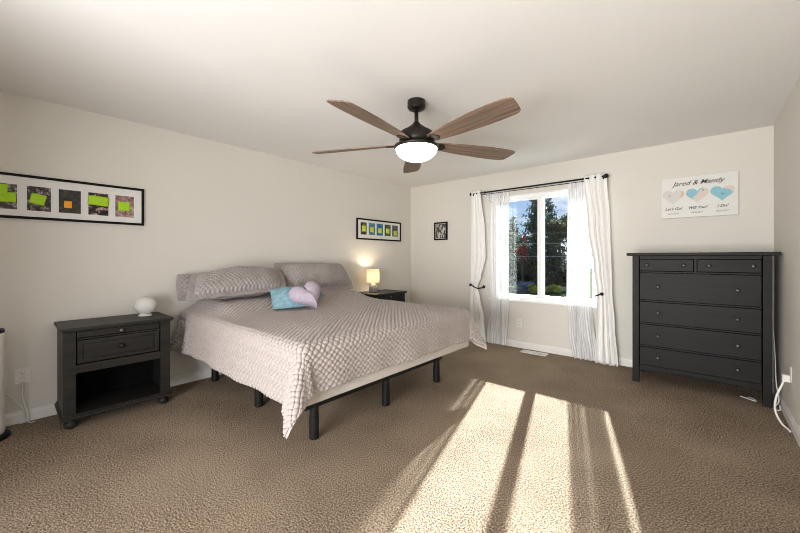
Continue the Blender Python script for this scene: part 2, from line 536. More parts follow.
# quilt: a flat sheet draped over the mattress
qr = 0.055
SX0, SX1 = BX0 + 0.01, BX1 + 0.262
SY0, SY1 = BY0 - 0.335, BY1 + 0.312
def head_rise(sx, sy):
    # sleeping pillows tucked under the quilt lift it at the head end
    k = min(1, max(0, (0.95 - sx) / 0.45))
    e = min(1, max(0, min(sy - BY0, BY1 - sy) / 0.22))
    return 0.095 * k * k * (3 - 2 * k) * e * e * (3 - 2 * e)
def drape_pt(sx, sy, off=0.0):
    ix1, iy0, iy1 = BX1 + 0.012 - qr, BY0 - 0.012 + qr, BY1 + 0.012 - qr
    qx, qy = min(sx, ix1), min(max(sy, iy0), iy1)
    d = Vector((sx - qx, sy - qy))
    rho = d.length
    top = ZT + 0.004 + off
    nz = noise.noise((sx * 3.1, sy * 3.1, 1.7)) * 0.007 + noise.noise((sx * 9, sy * 9, 4.2)) * 0.003
    if rho < 1e-6:
        edge = min(ix1 - sx, sy - iy0, iy1 - sy)
        sag = 0.012 * max(0, 1 - edge / 0.25)
        return Vector((sx, sy, top + head_rise(sx, sy) + nz - sag + 0.012))
    n = d / rho
    top += head_rise(sx, min(max(sy, BY0), BY1)) * max(0, 1 - rho / 0.12)
    corner = abs(n.x * n.y) * 2                # 0 on the straight sides, 1 on the diagonal
    rr = qr + off
    if rho < qr * PI / 2:
        th = rho / qr
        out, down = rr * math.sin(th), rr * (1 - math.cos(th))
    else:
        s = rho - qr * PI / 2
        ang = math.atan2(n.y, n.x)
        fl = 0.05 + 0.36 * corner ** 0.6 + 0.09 * corner * math.cos(ang * 8)
        if n.x > 0.999: wob = 0.010 * math.sin(sy * 7.0) + 0.006 * math.sin(sy * 17 + 1)
        elif abs(n.y) > 0.999: wob = 0.012 * math.sin(sx * 6.0 + 1) + 0.006 * math.sin(sx * 15)
        else: wob = 0.0
        out = rr + fl * s + wob * min(1, s / 0.2)
        down = rr + s * (1 - 0.5 * fl * fl)
    p = Vector((qx + n.x * out, qy + n.y * out, top - down + nz * 0.6 + 0.0 * corner))
    # bunched gathers near the wall on the hanging sides
    if n.x <= 0 and abs(n.y) > 0.5 and rho > 0.1:
        k = max(0, 1 - (sx - SX0) / 0.35)
        p.y += math.copysign(k * 0.03 * math.sin(sx * 38 + rho * 9) + k * 0.05 * rho / 0.4, n.y)
        p.z += k * 0.05 * (rho - 0.1)
    return p
QN, QM = 460, 500
def qpt(a, b_):
    y = SY0 + (SY1 - SY0) * b_
    xe = SX1 + 0.005 * math.exp(-((y - SY0) / 0.42) ** 2)      # the hem hangs lower at the corner nearest the nightstand side
    x = SX0 + (xe - SX0) * a
    y0 = SY0 - 0.012 * math.exp(-((SX1 - x) / 0.4) ** 2)
    return x, y0 + (SY1 - y0) * b_
b = MB()
def q_fn(a, c):
    x, y = qpt(a, c)
    return drape_pt(x, y)
b.grid(QN, QM, q_fn, lambda a, c: qpt(a, c))
qo = b.build('quilt', 'quilt', smooth=True, origin=(bx, by, ZT), fixn=False)
emboss(qo.data, 0.0115)
sm = qo.modifiers.new('solid', 'SOLIDIFY'); sm.thickness = 0.010; sm.offset = 1
tag(qo, 'mauve grey wavy stitched quilt draped over the bed, hanging corner at the foot', 'quilt')
edge = []
for i in range(0, 101): edge.append(drape_pt(*qpt(i / 100, 0), 0.004))
for i in range(1, 101): edge.append(drape_pt(*qpt(1, i / 100), 0.004))
for i in range(99, -1, -1): edge.append(drape_pt(*qpt(i / 100, 1), 0.004))
bo = MB().tube(edge, 0.0065, 6, smooth=1).xform(Matrix.Translation(-Vector((bx, by, ZT)))).build('edge_binding', 'binding', qo, smooth=True)
bo['label'] = 'pale piped edge'
# small dark care tag near the hanging corner
p = drape_pt(BX1 + 0.235, BY1 - 0.02)
MB().box(-.002, .002, -.012, .012, -.03, .02).xform(Matrix.Translation(p + Vector((0.014, 0, 0)) - Vector((bx, by, ZT)))).build('care_tag', 'slot', qo)

def pillow(name, w, h, t, mat, label, cat, centre, up, width, group=None, flange=0.05, seed=0, pinch=0.06):
    up = Vector(up).normalized(); wd = Vector(width)
    wd.normalize()
    nr = wd.cross(up).normalized()
    iw, ih = w / 2 - flange, h / 2 - flange
    def surf(sg):
        def fn(a, c):
            u, v = 2 * a - 1, 2 * c - 1
            x, y = u * w / 2, v * h / 2
            # pull the middles of the sides in a little so the corners stand out
            x *= 1 - pinch * (1 - v * v) * abs(u) ** 3
            y *= 1 - pinch * (1 - u * u) * abs(v) ** 3
            uu, vv = min(1, abs(x) / iw), min(1, abs(y) / ih)
            z = t / 2 * (max(0, 1 - uu ** 2.6) * max(0, 1 - vv ** 2.6)) ** 0.55
            z *= 1 + 0.18 * noise.noise((x * 6 + seed, y * 6, seed))
            fl = 0.012 * noise.noise((x * 9 + seed, y * 9, seed + 5))
            p = x * wd + y * up + nr * (sg * (z + 0.004) + fl)
            return p
        return fn
    b = MB()
    nu, nv = (56, 40) if mat != 'sham' else (190, 96)
    uvf = lambda a, c: ((a - .5) * w + seed, (c - .5) * h)
    b.grid(nu, nv, surf(1), uvf)
    b.grid(nu, nv, surf(-1), uvf)
    for vt in b.bm.verts: vt.co += Vector(centre)
    # close the rim
    bmesh.ops.remove_doubles(b.bm, verts=b.bm.verts, dist=1e-6)
    be = [e for e in b.bm.edges if len(e.link_faces) == 1]
    bmesh.ops.bridge_loops(b.bm, edges=be)
    o = b.build(name, mat, smooth=True, origin=tuple(centre))
    if mat == 'sham': emboss(o.data, 0.0105, lambda u, v: max(0, min(1, (w / 2 - abs(u - seed)) / 0.05, (h / 2 - abs(v)) / 0.05)))
    return tag(o, label, cat, group)

GP = 'quilted pillows at the head of the bed'
pillow('bed_pillow', 0.90, 0.25, 0.13, 'sham', 'quilted mauve pillow mostly hidden behind the one at the globe lamp end', 'pillow',
       (0.125, -3.13, 0.945), (-0.10, 0, 0.99), (0, 1, 0.0), GP, seed=1, pinch=-0.02)
pillow('bed_pillow', 0.94, 0.48, 0.23, 'sham', 'flanged mauve pillow lying in front, at the globe lamp end of the bed', 'pillow',
       (0.42, -3.115, 0.988), (-0.80, 0.35, 0.40), (-0.06, 1, 0.02), GP, seed=2, flange=0.055, pinch=-0.02)
pillow('bed_pillow', 0.94, 0.40, 0.24, 'sham', 'mauve pillow propped up against the wall, nearest the lit lamp', 'pillow',
       (0.305, -2.165, 0.998), (-0.52, 0, 0.66), (0.02, 1, -0.02), GP, seed=4, flange=0.05, pinch=-0.06)

# ------------------------------------------------------------------ plush cushions on the quilt
pillow('cushion', 0.34, 0.32, 0.12, 'teal', 'teal square plush cushion lying on the quilt behind the lilac heart', 'cushion',
       (0.82, -2.83, 0.845), (-0.72, 0.30, 0.46), (0.35, 1, 0.05), 'plush cushions on the bed', flange=0.012, seed=6, pinch=0.02)
def heart2(th):
    x = 16 * math.sin(th) ** 3
    y = 13 * math.cos(th) - 5 * math.cos(2 * th) - 2 * math.cos(3 * th) - math.cos(4 * th)
    return x / 17.0, (y + 2.5) / 17.0
def heart_cushion(name, size, t, mat, centre, up, width):
    up = Vector(up).normalized(); wd = Vector(width); wd = (wd - wd.dot(up) * up).normalized(); nr = wd.cross(up).normalized()
    b = MB()
    for sg in (1, -1):
        def fn(a, c):
            x, y = heart2(2 * PI * a)
            z = sg * t / 2 * math.sqrt(max(0, 1 - c ** 2.6)) * (1 - 0.35 * math.exp(-((x * c) ** 2) / 0.02 - ((y * c - 0.45) ** 2) / 0.08))
            z *= 1 + 0.15 * noise.noise((x * c * 3, y * c * 3, 2.0))
            return Vector(centre) + wd * x * c * size / 2 + up * y * c * size / 2 + nr * z
        b.grid(72, 14, fn)
    o = b.build(name, mat, smooth=True, origin=tuple(centre), weld=True)
    return o
tag(heart_cushion('heart_cushion', 0.35, 0.14, 'lilac', (0.985, -2.73, 0.858), (-0.55, -0.10, 0.50), (0.20, 1, 0.15)),
    'lilac heart shaped plush cushion leaning on the teal cushion', 'cushion', 'plush cushions on the bed')
pillow('cushion', 0.30, 0.16, 0.09, 'slate', 'small slate blue plush roll peeping out behind the lilac heart', 'cushion',
       (0.72, -2.56, 0.87), (-0.70, 0, 0.55), (0.1, 1, 0.0), 'plush cushions on the bed', flange=0.01, seed=9, pinch=0.02)

# ------------------------------------------------------------------ nightstands (local x = front, y = width)
def make_nightstand(label, loc):
    t = thing('nightstand', label, 'nightstand', loc, 0, 'black nightstands either side of the bed')
    b = MB()
    b.box(0.0, 0.452, -0.343, 0.343, 0.705, 0.727)
    b.box(0.0, 0.438, -0.333, 0.333, 0.694, 0.705)
    b.build('top', 'ns_wood', t, bevel=0.004)
    b = MB()
    b.box(0.0, 0.395, -0.325, -0.300, 0.10, 0.694).box(0.0, 0.395, 0.300, 0.325, 0.10, 0.694)   # sides
    b.box(0.395, 0.420, -0.327, -0.258, 0.10, 0.694).box(0.395, 0.420, 0.258, 0.327, 0.10, 0.694)  # pilasters
    b.box(0.012, 0.410, -0.300, 0.300, 0.432, 0.444)                                           # shelf above the opening
    b.box(0.396, 0.418, -0.258, 0.258, 0.392, 0.452)                                           # apron rail
    b.box(0.396, 0.412, -0.258, 0.258, 0.630, 0.640)
    b.build('carcass', 'ns_wood', t, bevel=0.002)
    MB().box(0.0, 0.012, -0.300, 0.300, 0.10, 0.694).build('back_panel', 'ns_shade', t)
    b = MB()
    b.box(0.0, 0.440, -0.340, 0.340, 0.070, 0.092).box(0.0, 0.430, -0.332, 0.332, 0.092, 0.104)
    b.build('base_moulding', 'ns_wood', t, bevel=0.004)
    d = MB().box(0.10, 0.414, -0.252, 0.252, 0.645, 0.690).build('pull_out_tray', 'ns_wood', t, bevel=0.003)
    MB().lathe([(0.0, 0), (0.006, 0), (0.006, 0.010), (0.016, 0.016), (0.016, 0.022), (0.010, 0.028), (0, 0.029)], seg=20,
               mat=Matrix.Translation((0.414, 0, 0.668)) @ Matrix.Rotation(R(90), 4, 'Y')).build('knob', 'knob', d, smooth=True)
    b = MB()
    b.box(0.10, 0.405, -0.250, 0.250, 0.460, 0.626)
    b.box(0.405, 0.416, -0.250, -0.222, 0.460, 0.626).box(0.405, 0.416, 0.222, 0.250, 0.460, 0.626)
    b.box(0.405, 0.416, -0.222, 0.222, 0.460, 0.486).box(0.405, 0.416, -0.222, 0.222, 0.602, 0.626)
    b.box(0.405, 0.411, -0.212, 0.212, 0.496, 0.592)
    d = b.build('drawer', 'ns_wood', t, bevel=0.002)
    MB().lathe([(0.0, 0), (0.007, 0), (0.007, 0.012), (0.018, 0.018), (0.018, 0.024), (0.011, 0.031), (0, 0.032)], seg=20,
               mat=Matrix.Translation((0.411, 0, 0.548)) @ Matrix.Rotation(R(90), 4, 'Y')).build('knob', 'bronze', d, smooth=True)
    for px in (0.05, 0.385):
        for py in (-0.285, 0.285):
            MB().lathe([(0.014, 0), (0.034, 0.012), (0.040, 0.030), (0.034, 0.050), (0.020, 0.058), (0.026, 0.070)], (px, py, 0), 24).build('bun_foot', 'ns_wood', t, smooth=True)
    return t
ns1 = make_nightstand('black wooden nightstand with an open lower shelf and round globe lamp on top', (0.016, -4.05, 0))
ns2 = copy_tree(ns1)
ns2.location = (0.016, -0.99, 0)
tag(ns2, 'black wooden nightstand in the room corner, carrying the lit lamp')

# globe lamp
t = thing('globe_lamp', 'round milky glass globe lamp standing on the black nightstand', 'lamp', (0.20, -3.845, 0.728))
MB().lathe([(0.050, 0), (0.050, 0.006), (0.040, 0.012), (0.036, 0.018)], seg=32).build('base', 'plastic', t, smooth=False, bevel=0.001)
prof = [(0.0, -1.0)] + [(math.cos(a), math.sin(a)) for a in [R(-90 + 180 * i / 24) for i in range(1, 24)]] + [(0.0, 1.0)]
MB().lathe([(0.080 * r_, 0.088 + 0.076 * z_) for r_, z_ in prof], seg=40, close=False).build('globe', 'milk', t, smooth=True)

# lit table lamp in the corner
t = thing('table_lamp', 'small lit table lamp with a grey ceramic base and cream drum shade', 'lamp', (0.17, -1.075, 0.728))
MB().lathe([(0.0, 0), (0.052, 0), (0.059, 0.012), (0.061, 0.045), (0.057, 0.085), (0.044, 0.112), (0.030, 0.122), (0.014, 0.126), (0.012, 0.165), (0, 0.165)], seg=32).build('ceramic_base', 'ceramic', t, smooth=True)
sh = MB().lathe([(0.096, 0.138), (0.090, 0.330), (0.088, 0.330), (0.094, 0.138)], seg=40, close=False)
sh.build('lamp_shade', 'shade', t, smooth=True)
MB().lathe([(0.0, 0.165), (0.012, 0.168), (0.026, 0.195), (0.030, 0.215), (0.022, 0.236), (0.0, 0.245)], seg=20, close=False).build('bulb', emis('lit_bulb', (1.0, 0.80, 0.56), 30.0), t, smooth=True)
pl = bpy.data.lights.new('table_lamp_light', 'POINT'); pl.energy = 5.0; pl.color = (1.0, 0.80, 0.56); pl.shadow_soft_size = 0.03
po = bpy.data.objects.new('table_lamp_light', pl); COL.objects.link(po); po.parent = t; po.location = (0, 0, 0.275)

# ------------------------------------------------------------------ tall dresser
dx = 3.77
t = thing('dresser', 'tall black six drawer dresser under the white heart sign', 'dresser', (dx, -0.29, 0))
MB().box(-0.525, 0.525, -0.255, 0.262, 1.246, 1.274).build('top', 'black_wood', t, bevel=0.004)
b = MB()
b.box(-0.470, -0.450, -0.19, 0.24, 0.12, 1.246).box(0.450, 0.470, -0.19, 0.24, 0.12, 1.246)
b.box(-0.450, 0.450, 0.225, 0.24, 0.008, 1.246).box(-0.450, 0.450, -0.19, 0.225, 0.15, 0.165)
rails = [(1.214, 1.246), (1.082, 1.096), (0.801, 0.815), (0.580, 0.594), (0.358, 0.372)]
for z0, z1 in rails: b.box(-0.420, 0.420, -0.222, 0.225, z0, z1)
b.box(-0.010, 0.010, -0.222, 0.2, 1.096, 1.214)
# bottom rail with a shallow curve
pts = [(-0.42, 0.178), (0.42, 0.178), (0.42, 0.118)]
pts += [(0.42 - 0.84 * i / 16, 0.118 + 0.028 * math.sin(PI * i / 16)) for i in range(1, 16)] + [(-0.42, 0.118)]
b.prism(pts, 'y', -0.224, -0.200)
b.build('carcass', 'black_wood', t, bevel=0.0015)
for sx in (-1, 1):
    for y0 in (-0.232, 0.192):
        x0, x1 = sorted((sx * 0.478, sx * 0.424))
        MB().box(x0, x1, y0, y0 + 0.05, 0, 1.246).build('leg', 'black_wood', t, bevel=0.003)
def knob_at(x, z, par):
    MB().lathe([(0.0, 0), (0.008, 0), (0.007, 0.010), (0.014, 0.016), (0.0165, 0.022), (0.013, 0.028), (0, 0.030)], seg=20,
               mat=Matrix.Translation((x, -0.229, z)) @ Matrix.Rotation(R(90), 4, 'X')).build('knob', 'knob', par, smooth=True)
def dr(x0, x1, z0, z1, kx):
    d = MB().box(x0, x1, -0.229, 0.15, z0, z1).build('drawer', 'black_wood', t, bevel=0.003)
    for k in kx: knob_at(k, (z0 + z1) / 2, d)
dr(-0.418, -0.013, 1.100, 1.211, (-0.36, -0.083))
dr(0.013, 0.418, 1.100, 1.211, (0.091, 0.368))
for z0, z1 in ((0.818, 1.079), (0.597, 0.798), (0.375, 0.577), (0.181, 0.355)):
    dr(-0.418, 0.418, z0, z1, (-0.272, 0.274))

# ------------------------------------------------------------------ white heart sign
t = thing('wall_sign', 'white canvas sign with three map hearts hanging above the dresser', 'sign', (3.781, 0, 1.85))
MB().box(-0.296, 0.296, -0.034, -0.002, -0.209, 0.209).build('canvas', 'mat_board', t, bevel=0.003)
ink = plain('navy_ink', (0.03, 0.03, 0.045), 0.6)
grey_ink = plain('grey_ink', (0.16, 0.16, 0.18), 0.6)
def text_part(txt, size, x, z, name, mat, parent, shear=0.3, bold=0.0, y=-0.0345):
    cu = bpy.data.curves.new(name, 'FONT')
    cu.body = txt; cu.size = size; cu.align_x = 'CENTER'; cu.align_y = 'CENTER'
    cu.shear = shear; cu.extrude = 0.0006; cu.offset = bold
    tmp = bpy.data.objects.new('text_tmp', cu)
    COL.objects.link(tmp)
    bpy.context.view_layer.update()
    me = bpy.data.meshes.new_from_object(tmp.evaluated_get(bpy.context.evaluated_depsgraph_get()))
    bpy.data.objects.remove(tmp)
    me.materials.clear(); me.materials.append(mat)
    o = bpy.data.objects.new(name, me); COL.objects.link(o)
    o.parent = parent; o.location = (x, y, z); o.rotation_euler = (R(90), 0, 0)
    return o
text_part('Jared & Mandy', 0.066, -0.004, 0.140, 'heading', ink, t, 0.4, 0.0005)
def map_mat(name, kind):
    m = N(name)
    co = m.coord('Object')
    sp = m.n('ShaderNodeSeparateXYZ'); m.l(co, sp.inputs[0])
    wob = m.math('MULTIPLY', m.math('SUBTRACT', m.noise(co, 22, 3), 0.5), 0.05)
    blue, cream, pale = (0.235, 0.48, 0.58), (0.66, 0.58, 0.50), (0.60, 0.59, 0.58)
    if kind == 0:
        e = m.math('ADD', sp.outputs[0], wob)
        base = m.ramp(m.math('MULTIPLY_ADD', e, 5.0, 0.5), [(0.0, pale), (0.80, (0.62, 0.60, 0.58)), (0.84, (0.68, 0.44, 0.30)), (1.0, (0.66, 0.47, 0.33))])
    elif kind == 1:
        e = m.math('ADD', m.math('SUBTRACT', sp.outputs[0], m.math('MULTIPLY', sp.outputs[2], 0.8)), wob)
        base = m.ramp(m.math('MULTIPLY_ADD', e, 5.0, 0.5), [(0.0, blue), (0.40, blue), (0.43, cream), (1.0, cream)])
    else:
        e = m.math('ADD', m.math('ADD', m.math('MULTIPLY', sp.outputs[0], 0.6), sp.outputs[2]), wob)
        base = m.ramp(m.math('MULTIPLY_ADD', e, 5.0, 0.5), [(0.0, blue), (0.80, blue), (0.83, cream), (1.0, cream)])
    sk = m.ramp(m.noise(co, 70, 2), [(0.60, (1, 1, 1)), (0.72, (0.55, 0.5, 0.45))])
    mxn = m.n('ShaderNodeMixRGB', blend_type='MULTIPLY'); mxn.inputs[0].default_value = 0.6 if kind else 0.35
    m.l(base, mxn.inputs[1]); m.l(sk, mxn.inputs[2]); m.l(mxn.outputs[0], m.b.inputs['Base Color'])
    m.b.inputs['Roughness'].default_value = 0.6
    return m.m
for k, (x, cap, date, pin) in enumerate(((-0.195, "Let's Go!", '11.11.2014', (-0.03, 0.02)), (-0.004, 'Will You?', '05.05.2017', (0.045, 0.05)), (0.183, 'I Do!', '06.09.2019', (0.0, -0.005)))):
    pts = [heart2(2 * PI * i / 60) for i in range(60)]
    h_ = MB().prism([(a * 0.094, c * 0.090) for a, c in pts], 'y', -0.0012, 0.0)
    ho = h_.build('heart_print', map_mat('map_heart_%s' % 'abc'[k], k), t)
    ho.location = (x, -0.0342, 0.004)
    MB().prism([(a * 0.008 + pin[0], c * 0.008 + pin[1]) for a, c in pts], 'y', -0.002, -0.0012).build('pin_mark', ink, ho)
    text_part(cap, 0.037, x, -0.114, 'caption', ink, t, 0.4, 0.0006)
    text_part(date, 0.020, x, -0.163, 'date', grey_ink, t, 0.1, 0.0002)

# ------------------------------------------------------------------ picture frames
def frame_thing(label, loc, rz, w, h, border, name='picture_frame', depth=0.022):
    """hangs on a wall; local x along the wall, -y into the room"""
    t = thing(name, label, 'picture frame', loc, rz)
    b = MB()
    hw, hh = w / 2, h / 2
    b.box(-hw, hw, -depth, -0.001, hh - border, hh).box(-hw, hw, -depth, -0.001, -hh, -hh + border)
    b.box(-hw, -hw + border, -depth, -0.001, -hh + border, hh - border).box(hw - border, hw, -depth, -0.001, -hh + border, hh - border)
    b.build('frame', 'frame_black', t, bevel=0.002)
    MB().box(-hw + border, hw - border, -0.012, -0.002, -hh + border, hh - border).build('mat_board', 'mat_board', t)
    return t
def photo(t, x0, x1, z0, z1, mat, name='photo'):
    o = MB().box(x0 - (x0 + x1) / 2, x1 - (x0 + x1) / 2, -0.0135, -0.0121, -(z1 - z0) / 2, (z1 - z0) / 2).build(name, mat, t)
    o.location = ((x0 + x1) / 2, 0, (z0 + z1) / 2)
def sticky(label, y, z, w, h, rot, mat, depth, group):
    """a paper note stuck on the left wall's pictures"""
    b = MB()
    b.grid(6, 6, lambda a, c: Vector((depth + 0.004 * (1 - c) ** 2 + 0.0005, (a - .5) * w, (c - .5) * h)))
    o = b.build('sticky_note', mat, smooth=True)
    so = o.modifiers.new('solid', 'SOLIDIFY'); so.thickness = 0.0006
    o.location = (0, y, z)
    o.rotation_euler = (R(rot), 0, 0)
    return tag(o, label, 'note', group)

# left wall: local x of the frame = world +Y (rz = 90)
t = frame_thing('long black framed row of photos covered with large sticky notes, above the nightstand', (0, -4.305, 1.682), R(90), 0.984, 0.33, 0.019)
pal = [[(0.03, 0.03, 0.04), (0.10, 0.08, 0.07), (0.45, 0.45, 0.50)], [(0.02, 0.02, 0.02), (0.07, 0.06, 0.06), (0.55, 0.45, 0.47)],
       [(0.03, 0.03, 0.03), (0.06, 0.055, 0.05), (0.09, 0.10, 0.06)], [(0.015, 0.015, 0.02), (0.05, 0.03, 0.03), (0.75, 0.55, 0.52)],
       [(0.05, 0.05, 0.06), (0.35, 0.20, 0.16), (0.50, 0.55, 0.62)]]
for i, (y0, y1) in enumerate(((-4.712, -4.586), (-4.536, -4.409), (-4.365, -4.237), (-4.191, -4.063), (-4.017, -3.888))):
    photo(t, y0 + 4.305, y1 + 4.305, -0.099, 0.085, picture_mat('photo_print_%s' % 'abcde'[i], pal[i], 34, i + 1))
G1 = 'sticky notes on the long photo frame above the nightstand'
sticky('upper of two overlapping lime sticky notes on the first photo, at the cropped frame end', -4.675, 1.722, 0.085, 0.078, -2, 'note', 0.020, G1)
sticky('lower lime sticky note under another, on the first photo at the cropped end', -4.655, 1.668, 0.125, 0.072, 3, 'note', 0.0145, G1)
sticky('tilted lime sticky note in the middle of the second photo of the long frame', -4.479, 1.672, 0.082, 0.080, -12, 'note', 0.0145, G1)
sticky('small orange sticky note on the dark middle photo of the long frame', -4.313, 1.651, 0.046, 0.056, 0, 'note_orange', 0.0145, G1)
sticky('wide lime sticky note across the fourth photo, above a row of faces', -4.127, 1.703, 0.136, 0.078, -4, 'note', 0.0145, G1)
sticky('lime sticky note on the last photo, nearest the bed, of the long frame', -3.958, 1.675, 0.084, 0.076, 0, 'note', 0.0145, G1)

t = frame_thing('small black framed row of five photos with yellow green notes near the corner', (0, -0.765, 1.656), R(90), 0.978, 0.315, 0.022)
pal2 = [[(0.02, 0.025, 0.02), (0.05, 0.06, 0.03), (0.20, 0.20, 0.10)], [(0.06, 0.10, 0.14), (0.10, 0.20, 0.30), (0.22, 0.32, 0.40)],
        [(0.02, 0.03, 0.05), (0.04, 0.16, 0.32), (0.10, 0.30, 0.50)], [(0.02, 0.03, 0.02), (0.08, 0.09, 0.04), (0.28, 0.24, 0.14)],
        [(0.03, 0.03, 0.04), (0.10, 0.09, 0.10), (0.25, 0.28, 0.34)]]
G2 = 'yellow green notes on the small photo frame near the corner'
nl = ['first', 'second', 'third', 'fourth', 'fifth']
nd = ['darkest', 'pale blue', 'deep blue', 'olive', 'grey']
mnote = plain('yellow_green_note', (0.50, 0.62, 0.05), 0.7, var=0.10)
for i, (y0, y1) in enumerate(((-1.175, -1.054), (-1.010, -0.876), (-0.842, -0.702), (-0.663, -0.524), (-0.486, -0.352))):
    photo(t, y0 + 0.765, y1 + 0.765, -0.082, 0.100, picture_mat('small_photo_print_%s' % 'abcde'[i], pal2[i], 30, i + 11))
    c_ = (y0 + y1) / 2
    sticky('yellow green note on the %s, %s photo of the small frame' % (nl[i], nd[i]), c_ + (0.004, 0.0, 0.0, 0.004, 0.006)[i], 1.652 + (0.012, 0.004, -0.002, 0.004, -0.022)[i], 0.078, 0.076 + 0.012 * (i == 0), (3, -4, 2, -5, 4)[i], mnote, 0.0145, G2)

t = frame_thing('small black framed black and white print between the corner and the curtain', (0.638, 0, 1.657), 0, 0.254, 0.288, 0.024)
m = N('black_white_print')
co = m.coord('Object', scale=(26, 1, 12), loc=(0.4, 0, 0.2))
m.l(m.ramp(m.noise(co, 1.0, 4, 0.6), [(0.40, (0.015, 0.014, 0.013)), (0.50, (0.10, 0.09, 0.085)), (0.56, (0.55, 0.52, 0.49))]), m.b.inputs['Base Color'])
m.b.inputs['Roughness'].default_value = 0.4
photo(t, -0.098, 0.098, -0.114, 0.114, m.m, 'print')

# ------------------------------------------------------------------ ceiling fan
FX, FY = 2.155, -2.545
fan = thing('ceiling_fan', 'dark bronze ceiling fan with five brown wooden blades and a lit bowl light', 'ceiling fan', (FX, FY, RH))
MB().lathe([(0.0, 0), (0.068, 0), (0.070, -0.006), (0.070, -0.052), (0.060, -0.066), (0.030, -0.076), (0.0, -0.076)], seg=40, close=False).build('canopy', 'bronze', fan, smooth=False, bevel=0.002)
MB().cyl((0, 0, -0.080), (0, 0, -0.20), 0.0155).build('downrod', 'bronze', fan, smooth=True)
MB().lathe([(0.0, -0.165), (0.022, -0.165), (0.030, -0.180), (0.050, -0.196), (0.078, -0.216), (0.088, -0.228), (0.118, -0.240), (0.132, -0.252), (0.134, -0.312), (0.126, -0.330), (0.112, -0.336), (0.112, -0.346), (0, -0.346)], seg=48, close=False).build('motor_housing', 'bronze', fan, smooth=True)
MB().lathe([(0.0, -0.346), (0.150, -0.346), (0.172, -0.352), (0.174, -0.362), (0.168, -0.370), (0.160, -0.372), (0.0, -0.372)], seg=48, close=False).build('light_rim', 'bronze', fan, smooth=True)
bp = [(0.161 * math.cos(a), -0.370 - 0.098 * math.sin(a)) for a in [R(90 * i / 14) for i in range(0, 15)]]
MB().lathe(bp, seg=48, close=False).build('light_bowl', 'bowl', fan, smooth=True)
def blade_mesh():
    # outline along +x, (x, half width front, half width back)
    pts = []
    prof = [(0.165, 0.042), (0.24, 0.056), (0.40, 0.074), (0.60, 0.086), (0.74, 0.088), (0.84, 0.084)]
    for x, h in prof: pts.append((x, -h))
    pts += [(0.885, -0.078), (0.905, -0.068), (0.913, -0.052), (0.905, 0.0), (0.892, 0.050), (0.884, 0.068), (0.868, 0.079)]
    for x, h in reversed(prof): pts.append((x, h))
    b = MB().prism(pts, 'z', -0.0045, 0.0045)
    return b
b = blade_mesh().xform(Matrix.Diagonal((0.98, 1, 1, 1)))
bl = b.build('blade', 'blade', fan, bevel=0.002)
ir = MB()
ir.prism([(0.120, -0.022), (0.165, -0.026), (0.205, -0.042), (0.235, -0.026), (0.250, 0.0), (0.235, 0.026), (0.205, 0.042), (0.165, 0.026), (0.120, 0.022)], 'z', -0.012, -0.0055)
ir.box(0.10, 0.155, -0.020, 0.020, -0.012, 0.020)
iro = ir.build('blade_iron', 'bronze', bl, bevel=0.002)
angs = [-82.5, -11, 62.5, 132, 205.5]
def set_blade(o, a):
    o.location = (0, 0, -0.330)
    o.rotation_euler = (R(-13), 0, R(a))
    o.rotation_mode = 'XYZ'
set_blade(bl, angs[0])
for a in angs[1:]:
    c = bl.copy(); COL.objects.link(c); c.parent = fan
    ci = iro.copy(); COL.objects.link(ci); ci.parent = c
    set_blade(c, a)

# ------------------------------------------------------------------ curtains
ZR = 2.163
t = thing('curtain_rod', 'black double curtain rod with round finials above the window', 'curtain rod', (2.12, 0, ZR))
MB().cyl((-0.86, -0.11, 0), (0.86, -0.11, 0), 0.0105).build('rod', 'black_metal', t, smooth=True)
MB().cyl((-0.78, -0.05, -0.016), (0.80, -0.05, -0.016), 0.005).build('inner_rod', 'black_metal', t, smooth=True)
for sx in (-0.87, 0.865):
    MB().lathe([(0.026 * r_, 0.026 * z_) for r_, z_ in prof if True] if False else [(0.027 * math.cos(a), 0.027 * math.sin(a)) for a in [R(-90 + 15 * i) for i in range(13)]], (sx, -0.11, 0), 20, close=False).build('finial', 'black_metal', t, smooth=True)
MB().lathe([(0.018 * math.cos(a), 0.018 * math.sin(a)) for a in [R(-90 + 15 * i) for i in range(13)]], (-0.655, -0.11, 0), 16, close=False).build('joint_ring', 'black_metal', t, smooth=True)
for sx in (-0.84, 0.84):
    MB().box(sx - .008, sx + .008, -0.118, -0.001, -0.032, -0.012).box(sx - .014, sx + .014, -0.006, -0.001, -0.06, 0.02).build('bracket', 'black_metal', t)

